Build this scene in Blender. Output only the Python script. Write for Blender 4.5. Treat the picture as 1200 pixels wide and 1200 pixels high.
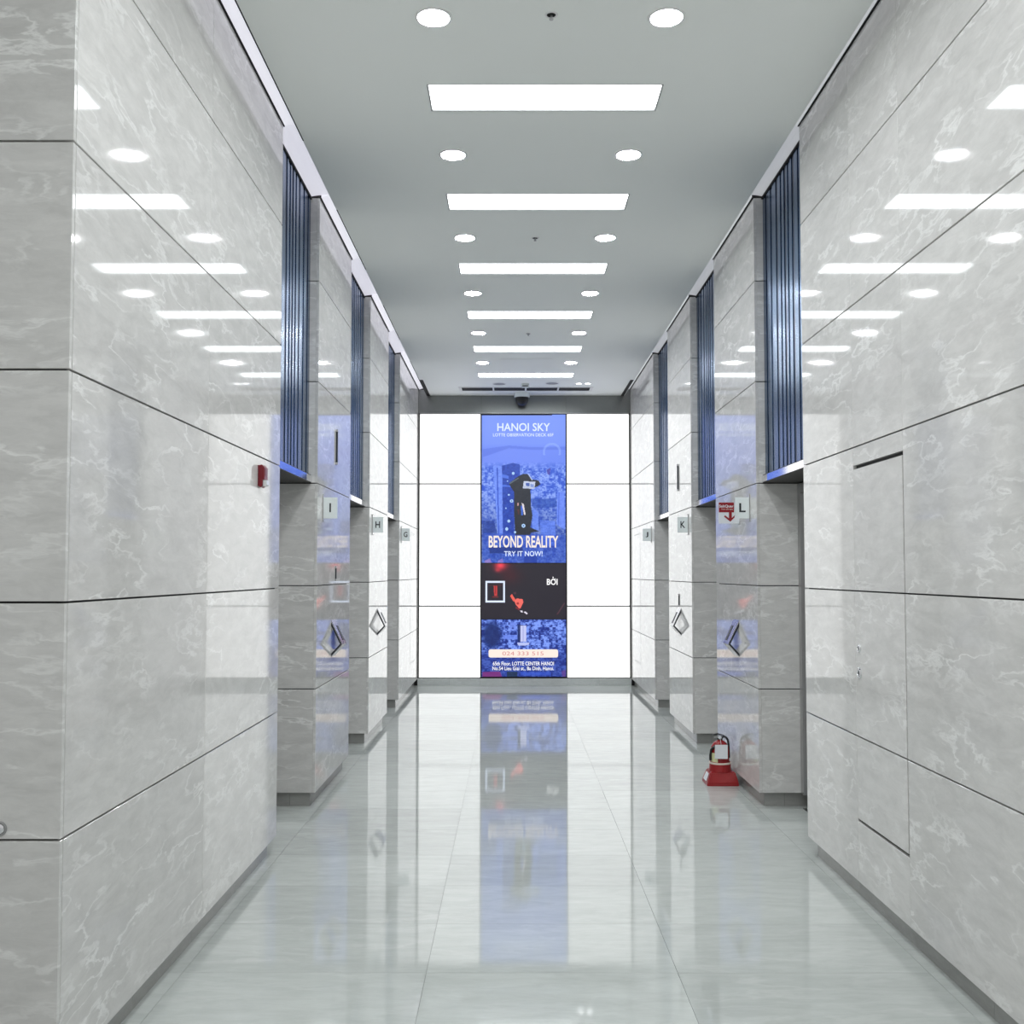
import bpy, bmesh, math, random
import numpy as np
from mathutils import Vector, Matrix

random.seed(7)
RNG = np.random.default_rng(11)
SC = bpy.context.scene
COL = SC.collection
for o in list(bpy.data.objects):
    bpy.data.objects.remove(o)

# ------------------------------------------------------------------ camera
EYE = 1.695
cam_d = bpy.data.cameras.new('camera')
cam_d.sensor_width = 36.0
cam_d.lens = 36.0                      # 1200 px focal length on a 1200 px frame
cam_d.shift_y = 18.24 / 1200
cam_d.clip_start = 0.05
cam = bpy.data.objects.new('camera', cam_d)
cam.location = (0, 0, EYE)
cam.rotation_euler = (math.pi / 2 + 0.044, 0, 0.0006)
COL.objects.link(cam)
SC.camera = cam

# ------------------------------------------------------------------ world, light levels, exposure
W = bpy.data.worlds.new('world')
SC.world = W
W.use_nodes = True
W.node_tree.nodes['Background'].inputs[0].default_value = (1.0, 1.0, 1.0, 1)
W.node_tree.nodes['Background'].inputs[1].default_value = 0.32   # the bright lobby around the corridor mouth
PANEL_E, SPOT_E, COVE_L, COVE_R, BOX_E, SCREEN_E = 4.2, 84.0, 0.31, 0.16, 0.56, 0.56
SC.view_settings.view_transform = 'Standard'
SC.view_settings.look = 'None'
SC.view_settings.gamma = 1
SC.view_settings.use_curve_mapping = False
SC.view_settings.exposure = 0.83


# ------------------------------------------------------------------ materials
def lin(c):
    return tuple(((v / 255) / 12.92 if v <= 10 else ((v / 255 + 0.055) / 1.055) ** 2.4) for v in c)


def new_mat(name):
    m = bpy.data.materials.new(name)
    m.use_nodes = True
    return m, m.node_tree, m.node_tree.nodes['Principled BSDF']


def plain(name, rgb, rough=0.5, metal=0.0, ior=1.45, bump=0.0, scale=60, vary=0.04):
    m, t, b = new_mat(name)
    n = t.nodes.new('ShaderNodeTexNoise')
    n.inputs['Scale'].default_value = scale
    n.inputs['Detail'].default_value = 3
    tc = t.nodes.new('ShaderNodeTexCoord')
    t.links.new(tc.outputs['Object'], n.inputs['Vector'])
    r = t.nodes.new('ShaderNodeMapRange')
    r.inputs[3].default_value = 1 - vary
    r.inputs[4].default_value = 1 + vary
    t.links.new(n.outputs['Fac'], r.inputs[0])
    mx = t.nodes.new('ShaderNodeVectorMath')
    mx.operation = 'SCALE'
    mx.inputs[0].default_value = rgb
    t.links.new(r.outputs[0], mx.inputs['Scale'])
    t.links.new(mx.outputs[0], b.inputs['Base Color'])
    b.inputs['Roughness'].default_value = rough
    b.inputs['Metallic'].default_value = metal
    b.inputs['IOR'].default_value = ior
    if bump:
        bp = t.nodes.new('ShaderNodeBump')
        bp.inputs['Strength'].default_value = bump
        t.links.new(n.outputs['Fac'], bp.inputs['Height'])
        t.links.new(bp.outputs[0], b.inputs['Normal'])
    return m


def emit(name, rgb, strength, base=0.8):
    m, t, b = new_mat(name)
    b.inputs['Base Color'].default_value = (base, base, base, 1)
    b.inputs['Roughness'].default_value = 0.4
    b.inputs['Emission Color'].default_value = (*rgb, 1)
    b.inputs['Emission Strength'].default_value = strength
    return m


def stone(name, base, vein, rough, ior, vein_amt=0.5, tile_vary=0.06, stretch=(1.0, 1.0, 3.2), vscale=2.2, mottle=0.10, wave=0.0):
    """polished stone: soft mottling, thin wandering pale veins, every slab cut from another place"""
    m, t, b = new_mat(name)
    N, L = t.nodes.new, t.links.new
    tc = N('ShaderNodeTexCoord')
    oi = N('ShaderNodeObjectInfo')
    off = N('ShaderNodeVectorMath'); off.operation = 'SCALE'
    off.inputs[0].default_value = (37.0, 71.0, 53.0)
    L(oi.outputs['Random'], off.inputs['Scale'])
    add = N('ShaderNodeVectorMath'); add.operation = 'ADD'
    L(tc.outputs['Object'], add.inputs[0]); L(off.outputs[0], add.inputs[1])
    mp = N('ShaderNodeMapping')
    mp.inputs['Scale'].default_value = stretch
    mp.inputs['Rotation'].default_value = (0.12, 0.08, 0.05)
    L(add.outputs[0], mp.inputs['Vector'])
    # warp
    wn = N('ShaderNodeTexNoise'); wn.inputs['Scale'].default_value = 3.0; wn.inputs['Detail'].default_value = 4
    L(mp.outputs[0], wn.inputs['Vector'])
    ws = N('ShaderNodeVectorMath'); ws.operation = 'SCALE'; ws.inputs['Scale'].default_value = 0.35
    L(wn.outputs['Color'], ws.inputs[0])
    wa = N('ShaderNodeVectorMath'); wa.operation = 'ADD'
    L(mp.outputs[0], wa.inputs[0]); L(ws.outputs[0], wa.inputs[1])
    # veins
    vn = N('ShaderNodeTexNoise'); vn.inputs['Scale'].default_value = vscale; vn.inputs['Detail'].default_value = 6
    vn.inputs['Roughness'].default_value = 0.55
    L(wa.outputs[0], vn.inputs['Vector'])
    a = N('ShaderNodeMath'); a.operation = 'SUBTRACT'; a.inputs[1].default_value = 0.5; L(vn.outputs['Fac'], a.inputs[0])
    ab = N('ShaderNodeMath'); ab.operation = 'ABSOLUTE'; L(a.outputs[0], ab.inputs[0])
    vr = N('ShaderNodeMapRange'); vr.inputs[1].default_value = 0.0; vr.inputs[2].default_value = 0.030
    vr.inputs[3].default_value = 1.0; vr.inputs[4].default_value = 0.0
    L(ab.outputs[0], vr.inputs[0])
    # veins come and go
    gn = N('ShaderNodeTexNoise'); gn.inputs['Scale'].default_value = 1.7; gn.inputs['Detail'].default_value = 2
    L(mp.outputs[0], gn.inputs['Vector'])
    gr = N('ShaderNodeMapRange'); gr.inputs[1].default_value = 0.38; gr.inputs[2].default_value = 0.64
    L(gn.outputs['Fac'], gr.inputs[0])
    vm = N('ShaderNodeMath'); vm.operation = 'MULTIPLY'; L(vr.outputs[0], vm.inputs[0]); L(gr.outputs[0], vm.inputs[1])
    va = N('ShaderNodeMath'); va.operation = 'MULTIPLY'; va.inputs[1].default_value = vein_amt; L(vm.outputs[0], va.inputs[0])
    # mottling and slab to slab tone
    mo = N('ShaderNodeTexNoise'); mo.inputs['Scale'].default_value = 5.0; mo.inputs['Detail'].default_value = 8
    mo.inputs['Roughness'].default_value = 0.7
    L(wa.outputs[0], mo.inputs['Vector'])
    mr = N('ShaderNodeMapRange'); mr.inputs[1].default_value = 0.3; mr.inputs[2].default_value = 0.7
    mr.inputs[3].default_value = 1 - mottle; mr.inputs[4].default_value = 1 + mottle
    L(mo.outputs['Fac'], mr.inputs[0])
    tr = N('ShaderNodeMapRange'); tr.inputs[3].default_value = 1 - tile_vary; tr.inputs[4].default_value = 1 + tile_vary
    L(oi.outputs['Random'], tr.inputs[0])
    mm = N('ShaderNodeMath'); mm.operation = 'MULTIPLY'; L(mr.outputs[0], mm.inputs[0]); L(tr.outputs[0], mm.inputs[1])
    bc = N('ShaderNodeVectorMath'); bc.operation = 'SCALE'; bc.inputs[0].default_value = base
    L(mm.outputs[0], bc.inputs['Scale'])
    mix = N('ShaderNodeMix'); mix.data_type = 'RGBA'
    L(va.outputs[0], mix.inputs['Factor'])
    L(bc.outputs[0], mix.inputs['A']); mix.inputs['B'].default_value = (*vein, 1)
    L(mix.outputs['Result'], b.inputs['Base Color'])
    b.inputs['Roughness'].default_value = rough
    b.inputs['IOR'].default_value = ior
    if wave:
        wv = N('ShaderNodeTexNoise'); wv.inputs['Scale'].default_value = 2.5; wv.inputs['Detail'].default_value = 1
        L(add.outputs[0], wv.inputs['Vector'])
        bp = N('ShaderNodeBump'); bp.inputs['Strength'].default_value = wave; bp.inputs['Distance'].default_value = 0.02
        L(wv.outputs['Fac'], bp.inputs['Height']); L(bp.outputs[0], b.inputs['Normal'])
    return m


M = {}
M['stone'] = stone('wall_stone', (0.66, 0.65, 0.635), (0.93, 0.925, 0.91), 0.045, 1.45, vein_amt=0.75, tile_vary=0.05, mottle=0.12)
M['reveal'] = M['stone']
M['base'] = stone('baseboard_stone', (0.36, 0.36, 0.345), (0.45, 0.45, 0.44), 0.12, 1.45, vein_amt=0.3)
M['floor'] = stone('floor_marble', (0.52, 0.55, 0.53), (0.68, 0.70, 0.68), 0.05, 1.47, vein_amt=0.30, tile_vary=0.08,
                   stretch=(0.8, 3.0, 1.0), vscale=1.6, mottle=0.10)
M['end_base'] = stone('end_marble', (0.60, 0.63, 0.62), (0.85, 0.86, 0.86), 0.08, 1.5, vein_amt=0.4, vscale=4)
M['joint'] = plain('joint_dark', (0.03, 0.03, 0.03), 0.9)
M['floor_joint'] = plain('floor_joint', (0.30, 0.31, 0.30), 0.8)
M['core'] = plain('wall_core', (0.05, 0.05, 0.05), 0.9)
M['ceiling'] = plain('ceiling_paint', (0.88, 0.905, 0.885), 0.65, scale=1.2, vary=0.012)
M['white'] = plain('white_enamel', (0.80, 0.80, 0.80), 0.35)
M['black'] = plain('black_slot', (0.012, 0.012, 0.012), 0.8)
M['black_plastic'] = plain('black_plastic', (0.015, 0.015, 0.017), 0.3)
M['panel'] = emit('panel_diffuser', (0.92, 0.985, 1.0), PANEL_E)
M['spot'] = emit('downlight_lens', (0.97, 0.98, 1.0), SPOT_E)
M['mini_spot'] = emit('mini_downlight_lens', (0.97, 0.98, 1.0), 6.0)
M['cove_l'] = emit('cove_glow_bright', (0.90, 0.88, 1.0), COVE_L)
M['cove_r'] = emit('cove_glow_soft', (0.93, 0.94, 1.0), COVE_R)  # white cove surface, no lamp; glow put in for lamplight falling on it
M['box'] = emit('backlit_panel', (1.0, 1.0, 0.985), BOX_E)
M['slat'] = plain('fluted_metal', (0.070, 0.128, 0.235), 0.25, 1.0, vary=0.05)
M['slat_b'] = plain('fluted_metal_dark', (0.034, 0.058, 0.108), 0.28, 1.0, vary=0.05)
M['steel'] = plain('brushed_steel', (0.50, 0.50, 0.50), 0.28, 1.0, vary=0.06)
M['header'] = plain('header_steel', (0.24, 0.25, 0.245), 0.30, 1.0, vary=0.06)
M['chrome'] = plain('chrome', (0.82, 0.82, 0.84), 0.06, 1.0, vary=0.01)
M['dark_metal'] = plain('dark_bronze', (0.035, 0.034, 0.032), 0.45, 0.3)
M['red'] = plain('red_enamel', (0.30, 0.010, 0.014), 0.25)
M['red_plastic'] = plain('red_plastic', (0.33, 0.014, 0.017), 0.32)
M['alarm_red'] = plain('alarm_red', (0.20, 0.012, 0.02), 0.3)
M['dark_red'] = plain('dark_red', (0.16, 0.008, 0.02), 0.3)
M['paper'] = plain('paper', (0.82, 0.84, 0.88), 0.6)
M['yellow'] = plain('yellow_label', (0.72, 0.72, 0.42), 0.5)
M['band'] = plain('cream_band', (0.80, 0.72, 0.62), 0.5)
M['grey'] = plain('grey_plastic', (0.30, 0.30, 0.30), 0.5)
M['ink'] = plain('ink', (0.02, 0.025, 0.03), 0.4)
M['plate'] = plain('sign_acrylic', (0.86, 0.92, 0.92), 0.15)
M['satin'] = plain('satin_steel', (0.46, 0.46, 0.48), 0.16, 1.0)
M['print_red'] = plain('print_red', (0.30, 0.012, 0.02), 0.5)
M['lens'] = plain('strobe_lens', (0.75, 0.77, 0.77), 0.1)
M['e_white'] = emit('screen_white', (1, 1, 1), SCREEN_E * 1.1, 0.02)
M['e_pale'] = emit('screen_pale_blue', lin((218, 230, 255)), SCREEN_E * 1.12, 0.02)
M['e_cream'] = emit('screen_cream', lin((255, 240, 228)), SCREEN_E, 0.02)
M['e_pink'] = emit('screen_pink', lin((216, 138, 138)), SCREEN_E, 0.02)


def screen_mat():
    m, t, b = new_mat('screen_picture')
    at = t.nodes.new('ShaderNodeAttribute')
    at.attribute_name = 'picture'
    b.inputs['Base Color'].default_value = (0.01, 0.01, 0.01, 1)
    b.inputs['Roughness'].default_value = 0.3
    t.links.new(at.outputs['Color'], b.inputs['Emission Color'])
    b.inputs['Emission Strength'].default_value = SCREEN_E
    return m


M['screen'] = screen_mat()

# ------------------------------------------------------------------ building helpers
CACHE = {}


def link(name, me, mat, parent=None, loc=(0, 0, 0)):
    o = bpy.data.objects.new(name, me)
    COL.objects.link(o)
    if mat is not None and not me.materials:
        me.materials.append(M[mat])
    if parent is not None:
        o.parent = parent
        pl = Vector((0, 0, 0))
        q = parent
        while q is not None:
            pl += q.location
            q = q.parent
        o.location = Vector(loc) - pl
    else:
        o.location = loc
    return o


def tag(o, label, cat, group=None, kind=None):
    if label:
        o['label'] = label
    if cat:
        o['category'] = cat
    if group:
        o['group'] = group
    if kind:
        o['kind'] = kind
    return o


def thing(name, label, cat, loc=(0, 0, 0), group=None, kind=None):
    o = bpy.data.objects.new(name, None)
    o.empty_display_size = 0.1
    o.location = loc
    COL.objects.link(o)
    return tag(o, label, cat, group, kind)


def box(name, a, b, mat, parent=None, bevel=0.0):
    """axis aligned box between two corners; alike boxes share their mesh"""
    lo = [min(a[i], b[i]) for i in range(3)]
    hi = [max(a[i], b[i]) for i in range(3)]
    d = tuple(round(hi[i] - lo[i], 5) for i in range(3))
    key = ('box', d, mat, bevel)
    me = CACHE.get(key)
    if me is None:
        bm = bmesh.new()
        bmesh.ops.create_cube(bm, size=1.0)
        bmesh.ops.scale(bm, vec=d, verts=bm.verts)
        if bevel:
            bmesh.ops.bevel(bm, geom=bm.edges[:], offset=min(bevel, min(d) * 0.45), segments=1, affect='EDGES')
        me = bpy.data.meshes.new(name)
        bm.to_mesh(me)
        bm.free()
        CACHE[key] = me
    return link(name, me, mat, parent, [(lo[i] + hi[i]) / 2 for i in range(3)])


def multibox(name, boxes, mat, parent=None):
    bm = bmesh.new()
    for a, b in boxes:
        lo = Vector([min(a[i], b[i]) for i in range(3)])
        hi = Vector([max(a[i], b[i]) for i in range(3)])
        r = bmesh.ops.create_cube(bm, size=1.0)
        bmesh.ops.scale(bm, vec=hi - lo, verts=r['verts'])
        bmesh.ops.translate(bm, vec=(lo + hi) / 2, verts=r['verts'])
    me = bpy.data.meshes.new(name)
    bm.to_mesh(me)
    bm.free()
    return link(name, me, mat, parent)


def lathe(name, prof, mat, loc, parent=None, axis='Z', seg=32, smooth=True):
    """spin (radius, height) profile; axis Z, X or Y"""
    bm = bmesh.new()
    rings = []
    for r, h in prof:
        if r < 1e-6:
            rings.append([bm.verts.new((0, 0, h))])
        else:
            rings.append([bm.verts.new((r * math.cos(2 * math.pi * i / seg), r * math.sin(2 * math.pi * i / seg), h)) for i in range(seg)])
    for p, q in zip(rings, rings[1:]):
        for i in range(seg):
            j = (i + 1) % seg
            if len(p) == 1 and len(q) == 1:
                continue
            if len(p) == 1:
                bm.faces.new((p[0], q[j], q[i]))
            elif len(q) == 1:
                bm.faces.new((p[i], p[j], q[0]))
            else:
                bm.faces.new((p[i], p[j], q[j], q[i]))
    bmesh.ops.recalc_face_normals(bm, faces=bm.faces)
    if axis == 'X':
        bmesh.ops.rotate(bm, matrix=Matrix.Rotation(math.pi / 2, 3, 'Y'), verts=bm.verts)
    elif axis == '-X':
        bmesh.ops.rotate(bm, matrix=Matrix.Rotation(-math.pi / 2, 3, 'Y'), verts=bm.verts)
    elif axis == '-Y':
        bmesh.ops.rotate(bm, matrix=Matrix.Rotation(math.pi / 2, 3, 'X'), verts=bm.verts)
    if smooth:
        for f in bm.faces:
            f.smooth = True
    me = bpy.data.meshes.new(name)
    bm.to_mesh(me)
    bm.free()
    o = link(name, me, mat, parent, loc)
    if smooth:
        try:
            me.set_sharp_from_angle(angle=math.radians(35))
        except Exception:
            pass
    return o


def prism(name, pts, vec, mat, parent=None, bevel=0.0):
    """polygon (3D points, in world) pushed along vec"""
    bm = bmesh.new()
    a = [bm.verts.new(p) for p in pts]
    b = [bm.verts.new(Vector(p) + Vector(vec)) for p in pts]
    bm.faces.new(a)
    bm.faces.new(b[::-1])
    n = len(a)
    for i in range(n):
        bm.faces.new((a[i], b[i], b[(i + 1) % n], a[(i + 1) % n]))
    bmesh.ops.recalc_face_normals(bm, faces=bm.faces)
    if bevel:
        bmesh.ops.bevel(bm, geom=bm.edges[:], offset=bevel, segments=2, affect='EDGES')
    me = bpy.data.meshes.new(name)
    bm.to_mesh(me)
    bm.free()
    o = link(name, me, mat, parent)
    if parent is not None:
        pl = Vector((0, 0, 0))
        q = parent
        while q is not None:
            pl += q.location
            q = q.parent
        o.location = -pl
    return o


def tube(name, pts, r, mat, parent, seg=10):
    bm = bmesh.new()
    rings = []
    P = [Vector(p) for p in pts]
    for i, p in enumerate(P):
        d = (P[min(i + 1, len(P) - 1)] - P[max(i - 1, 0)]).normalized()
        u = d.orthogonal().normalized() if i == 0 else (u - d * u.dot(d)).normalized()
        v = d.cross(u)
        rings.append([bm.verts.new(p + (u * math.cos(2 * math.pi * k / seg) + v * math.sin(2 * math.pi * k / seg)) * r) for k in range(seg)])
    for a, b in zip(rings, rings[1:]):
        for k in range(seg):
            bm.faces.new((a[k], a[(k + 1) % seg], b[(k + 1) % seg], b[k]))
    bm.faces.new(rings[0][::-1])
    bm.faces.new(rings[-1])
    bmesh.ops.recalc_face_normals(bm, faces=bm.faces)
    for f in bm.faces:
        f.smooth = True
    me = bpy.data.meshes.new(name)
    bm.to_mesh(me)
    bm.free()
    o = link(name, me, mat, parent)
    pl = Vector((0, 0, 0))
    q = parent
    while q is not None:
        pl += q.location
        q = q.parent
    o.location = -pl
    return o


def lettering(name, s, x0, x1, zc, h, y, mat, parent, bold=0.0):
    """flat lettering facing -Y: fitted between x0 and x1, cap height about h, centred on zc"""
    cu = bpy.data.curves.new(name, 'FONT')
    cu.body = s
    cu.size = 1.0
    cu.offset = bold
    cu.extrude = 0.0
    cu.resolution_u = 3
    tmp = bpy.data.objects.new(name, cu)
    COL.objects.link(tmp)
    dg = bpy.context.evaluated_depsgraph_get()
    me = bpy.data.meshes.new_from_object(tmp.evaluated_get(dg))
    bpy.data.objects.remove(tmp)
    n = len(me.vertices)
    co = np.empty(n * 3, np.float32)
    me.vertices.foreach_get('co', co)
    co = co.reshape(-1, 3)
    mn, mx = co.min(0), co.max(0)
    sx = (x1 - x0) / (mx[0] - mn[0])
    sz = h / (mx[1] - mn[1])
    out = np.zeros_like(co)
    out[:, 0] = (co[:, 0] - mn[0]) * sx - (x1 - x0) / 2
    out[:, 2] = (co[:, 1] - mn[1]) * sz - h / 2
    me.vertices.foreach_set('co', out.reshape(-1))
    me.update()
    me.materials.clear()
    return link(name, me, mat, parent, ((x0 + x1) / 2, y, zc))


# ------------------------------------------------------------------ plan of the corridor (metres; camera at the origin, looking along +Y)
WTOP = 4.475                                           # top of the wall slabs
CEIL = 4.385                                           # dropped ceiling, open coves along both walls
Q = 2.69 / 2.78
XL, XR = 1.430, 1.786
LEV = [0.10, 0.85, 1.60, 2.35, 3.10, 3.85, WTOP]        # stone course joints
END = 15.47                                            # face of the backlit wall
HEAD = END
SEC = [(3.276, 6.27), (7.485, 8.99), (10.215, 11.715), (12.915, HEAD)]
REC = [(6.27, 7.485), (8.99, 10.215), (11.715, 12.915)]
GH, GV = 0.0035, 0.0012                                # half joint gaps, horizontal and vertical
T = 0.020                                              # slab thickness

# ---- floor
fl = multibox('floor', [((-2.3, 2.61, -0.12), (2.7, 16.2, -0.004)), ((-7, -6, -0.12), (7, 2.61, 0.0)),
                        ((-7, 2.61, -0.12), (-2.3, 3.3, 0.0)), ((2.7, 2.61, -0.12), (7, 3.3, 0.0))], 'floor_joint')
fl.data.materials.append(M['floor'])
for p in fl.data.polygons:
    if p.center.z > -0.002:
        p.material_index = 1
tag(fl, 'polished pale green-white marble floor of the corridor', 'floor', kind='structure')
cols = [(-2.3, -1.40), (-1.40, -0.366), (-0.366, 0.700), (0.700, 1.765), (1.765, 2.7)]
y = 2.61
rows = []
while y < END:
    rows.append((y, min(y + 0.6035, END)))
    y += 0.6035
for (ya, yb) in rows:
    for (xa, xb) in cols:
        box('floor_tile', (xa + 0.0008, ya + 0.0008, -0.004), (xb - 0.0008, yb - 0.0008, 0.0), 'floor', fl)

# ---- ceiling: one board with openings for the recessed light panels
PX0, PX1 = -0.49 * Q, 0.862 * Q
PY = [(5.72 + 1.69 * k) * Q for k in range(-4, 6)]     # unseen rows added overhead in the same rhythm, to light the near walls
PD = 0.325
CXL, CXR = -1.308, 1.700


def ceiling_board():
    bm = bmesh.new()
    ys = sorted([-6, HEAD] + [v for p in PY for v in (p, p + PD)])
    xs = [CXL, PX0, PX1, CXR]
    boxes = []
    for i in range(len(ys) - 1):
        hole = any(abs(ys[i] - p) < 1e-6 for p in PY)
        if hole:
            boxes += [((CXL, ys[i]), (PX0, ys[i + 1])), ((PX1, ys[i]), (CXR, ys[i + 1]))]
        else:
            boxes += [((CXL, ys[i]), (CXR, ys[i + 1]))]
    out = [((a[0], a[1], CEIL), (b[0], b[1], CEIL + 0.05)) for a, b in boxes]
    out.append(((-7, -6, CEIL), (CXL, 3.276, CEIL + 0.05)))
    out.append(((CXR, -6, CEIL), (7, 3.276, CEIL + 0.05)))
    out.append(((-7, -6, WTOP + 0.10), (7, 3.276, WTOP + 0.16)))  # unseen slabs and closers from here down, added to block world light
    out.append(((-7, 3.226, CEIL + 0.05), (CXL, 3.276, WTOP + 0.10)))
    out.append(((CXR, 3.118, CEIL + 0.05), (7, 3.168, WTOP + 0.10)))
    out.append(((-2.8, 3.276, WTOP + 0.10), (3.2, 16.3, WTOP + 0.16)))
    return out


ce = multibox('ceiling', ceiling_board(), 'ceiling')
tag(ce, 'flat grey-white painted corridor ceiling', 'ceiling', kind='structure')
tag(box('access_panel', (-0.163 * Q, 13.19 * Q, CEIL - 0.003), (0.539 * Q, 13.80 * Q, CEIL), 'ceiling', ce), None, None)


# ---- side walls
def side(s, X0, nm):
    U = lambda u: s * (X0 + u)
    sec = list(SEC)
    if s > 0:
        sec[0] = (3.168, 6.27)
    first = sec[0][0]
    cores = []
    for i, (ya, yb) in enumerate(sec):
        cores.append(((U(T), ya + T, LEV[0]), (U(0.9), yb - (T if i < 3 else 0), WTOP + 0.1)))
        cores.append(((U(0.065), ya + 0.065, 0), (U(0.9), yb - (0.065 if i < 3 else 0), LEV[0])))
    for (ya, yb) in REC:
        cores.append(((U(0.36), ya - 0.03, 0), (U(0.9), yb + 0.03, WTOP + 0.1)))
    # the wall turns away beside the camera
    cores.append(((U(0.85), first + T, LEV[0]), (U(5.0), first + 0.9, WTOP + 0.1)))
    cores.append(((U(0.85), first + 0.065, 0), (U(5.0), first + 0.9, LEV[0])))
    w = multibox('wall_' + nm, cores, 'core')
    tag(w, 'polished grey stone slab wall on the %s side of the corridor' % nm, 'wall', kind='structure')

    def slab(a, b):
        return box('stone_panel', a, b, 'stone', w, bevel=0.0012)

    def front(ya, yb, za, zb):
        return slab((U(0), ya + GV, za + GH), (U(T), yb - GV, zb - GH))

    joints = {0: ([3.276, 4.790, 6.27] if s < 0 else [3.168, 4.668, 5.357, 6.27]),
              1: list(sec[1]), 2: list(sec[2]), 3: [12.915, 14.26, END if True else HEAD]}
    for i in range(4):
        js = joints[i]
        for ya, yb in zip(js, js[1:]):
            if ya == first:
                ya = ya + T + 0.003
            for k in range(6):
                za, zb = LEV[k], LEV[k + 1]
                if s > 0 and i == 0 and abs(ya - 4.668) < 1e-3 and k < 3:
                    # the hose cabinet door takes most of these slabs; filler strips above and below it
                    if k == 0:
                        front(ya, yb, LEV[0], 0.415)
                    if k == 2:
                        front(ya, yb, 2.250, LEV[3])
                    continue
                front(ya, yb, za, zb)
    # reveals of the lift recesses, both cheeks
    for (ya, yb) in REC:
        for k in range(6):
            za, zb = LEV[k] + GH, LEV[k + 1] - GH
            slab((U(T + 0.0006), yb, za), (U(0.36), yb + T, zb))
            slab((U(T + 0.0006), ya - T, za), (U(0.36), ya, zb))
    # face beside the camera
    xs = [-GV, 1.5, 3.0, 4.5]
    for u0, u1 in zip(xs, xs[1:]):
        for k in range(6):
            slab((U(u0 + GV), first, LEV[k] + GH), (U(u1 - GV), first + T, LEV[k + 1] - GH))

    # ---- baseboard, set back under the slabs
    bb = multibox('baseboard_' + nm, [((U(0.055), a + 0.055, 0.0), (U(0.065), b - (0.055 if i < 3 else 0.02), 0.098))
                                      for i, (a, b) in enumerate(sec)], 'joint')
    tag(bb, 'dark grey stone skirting set back under the %s wall slabs' % nm, 'baseboard', kind='structure')
    for i, (a, b) in enumerate(sec):
        a2, b2 = a + 0.05, (b - 0.05 if i < 3 else END)
        n = max(1, round((b2 - a2) / 0.72))
        for j in range(n):
            p, q = a2 + (b2 - a2) * j / n, a2 + (b2 - a2) * (j + 1) / n
            box('baseboard_tile', (U(0.045), p + 0.001, 0), (U(0.055), q - 0.001, 0.098), 'base', bb)
        if i > 0:
            box('baseboard_tile', (U(0.045), a + 0.045, 0), (U(0.19), a + 0.065, 0.098), 'base', bb)
            box('baseboard_tile', (U(0.192), a + 0.045, 0), (U(0.36), a + 0.065, 0.098), 'base', bb)
        if i < 3:
            box('baseboard_tile', (U(0.045), b - 0.065, 0), (U(0.36), b - 0.045, 0.098), 'base', bb)
    for j in range(3):
        box('baseboard_tile', (U(0.045 + 1.5 * j), first + 0.045, 0), (U(1.543 + 1.5 * j), first + 0.065, 0.098), 'base', bb)
    return U, w


UL, WL = side(-1, XL, 'left')
UR, WR = side(1, XR, 'right')

# ---- end wall: backlit white panels, marble foot, steel header
we = multibox('wall_end', [((-XL - 0.3, END + 0.03, 0), (XR + 0.3, 16.3, WTOP + 0.1))], 'core')
tag(we, 'backlit white panel wall closing the corridor', 'wall', kind='structure')
SX0, SX1 = -0.477, 0.813
ZR = [0.112, 1.190, 3.040, 4.112]
for xa, xb in ((-XL + 0.022, SX0 - 0.012), (SX1 + 0.012, XR - 0.022)):
    for za, zb in zip(ZR, ZR[1:]):
        box('backlit_panel', (xa, END, za + 0.010), (xb, END + 0.03, zb - 0.010), 'box', we, bevel=0.002)
for xa, xb in ((-XL, -0.95), (-0.95, SX0 - 0.012), (SX0 - 0.012, SX1 + 0.012), (SX1 + 0.012, 1.30), (1.30, XR)):
    box('marble_plinth', (xa + 0.0005, END - 0.012, 0.0), (xb - 0.0005, END + 0.03, 0.108), 'end_base', we)
for xa, xb in ((-XL, -0.477), (-0.477, 0.813), (0.813, XR)):
    box('steel_header', (xa + 0.002, END + 0.005, 4.121), (xb - 0.002, END + 0.03, WTOP), 'header', we)
box('panel_cap', (-XL + 0.02, END - 0.004, 4.112), (XR - 0.02, END + 0.05, 4.120), 'steel', we)


# ------------------------------------------------------------------ lift recesses: doors, fluted transoms
ORD = ['nearest', 'middle', 'farthest']
doors = 1


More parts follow.
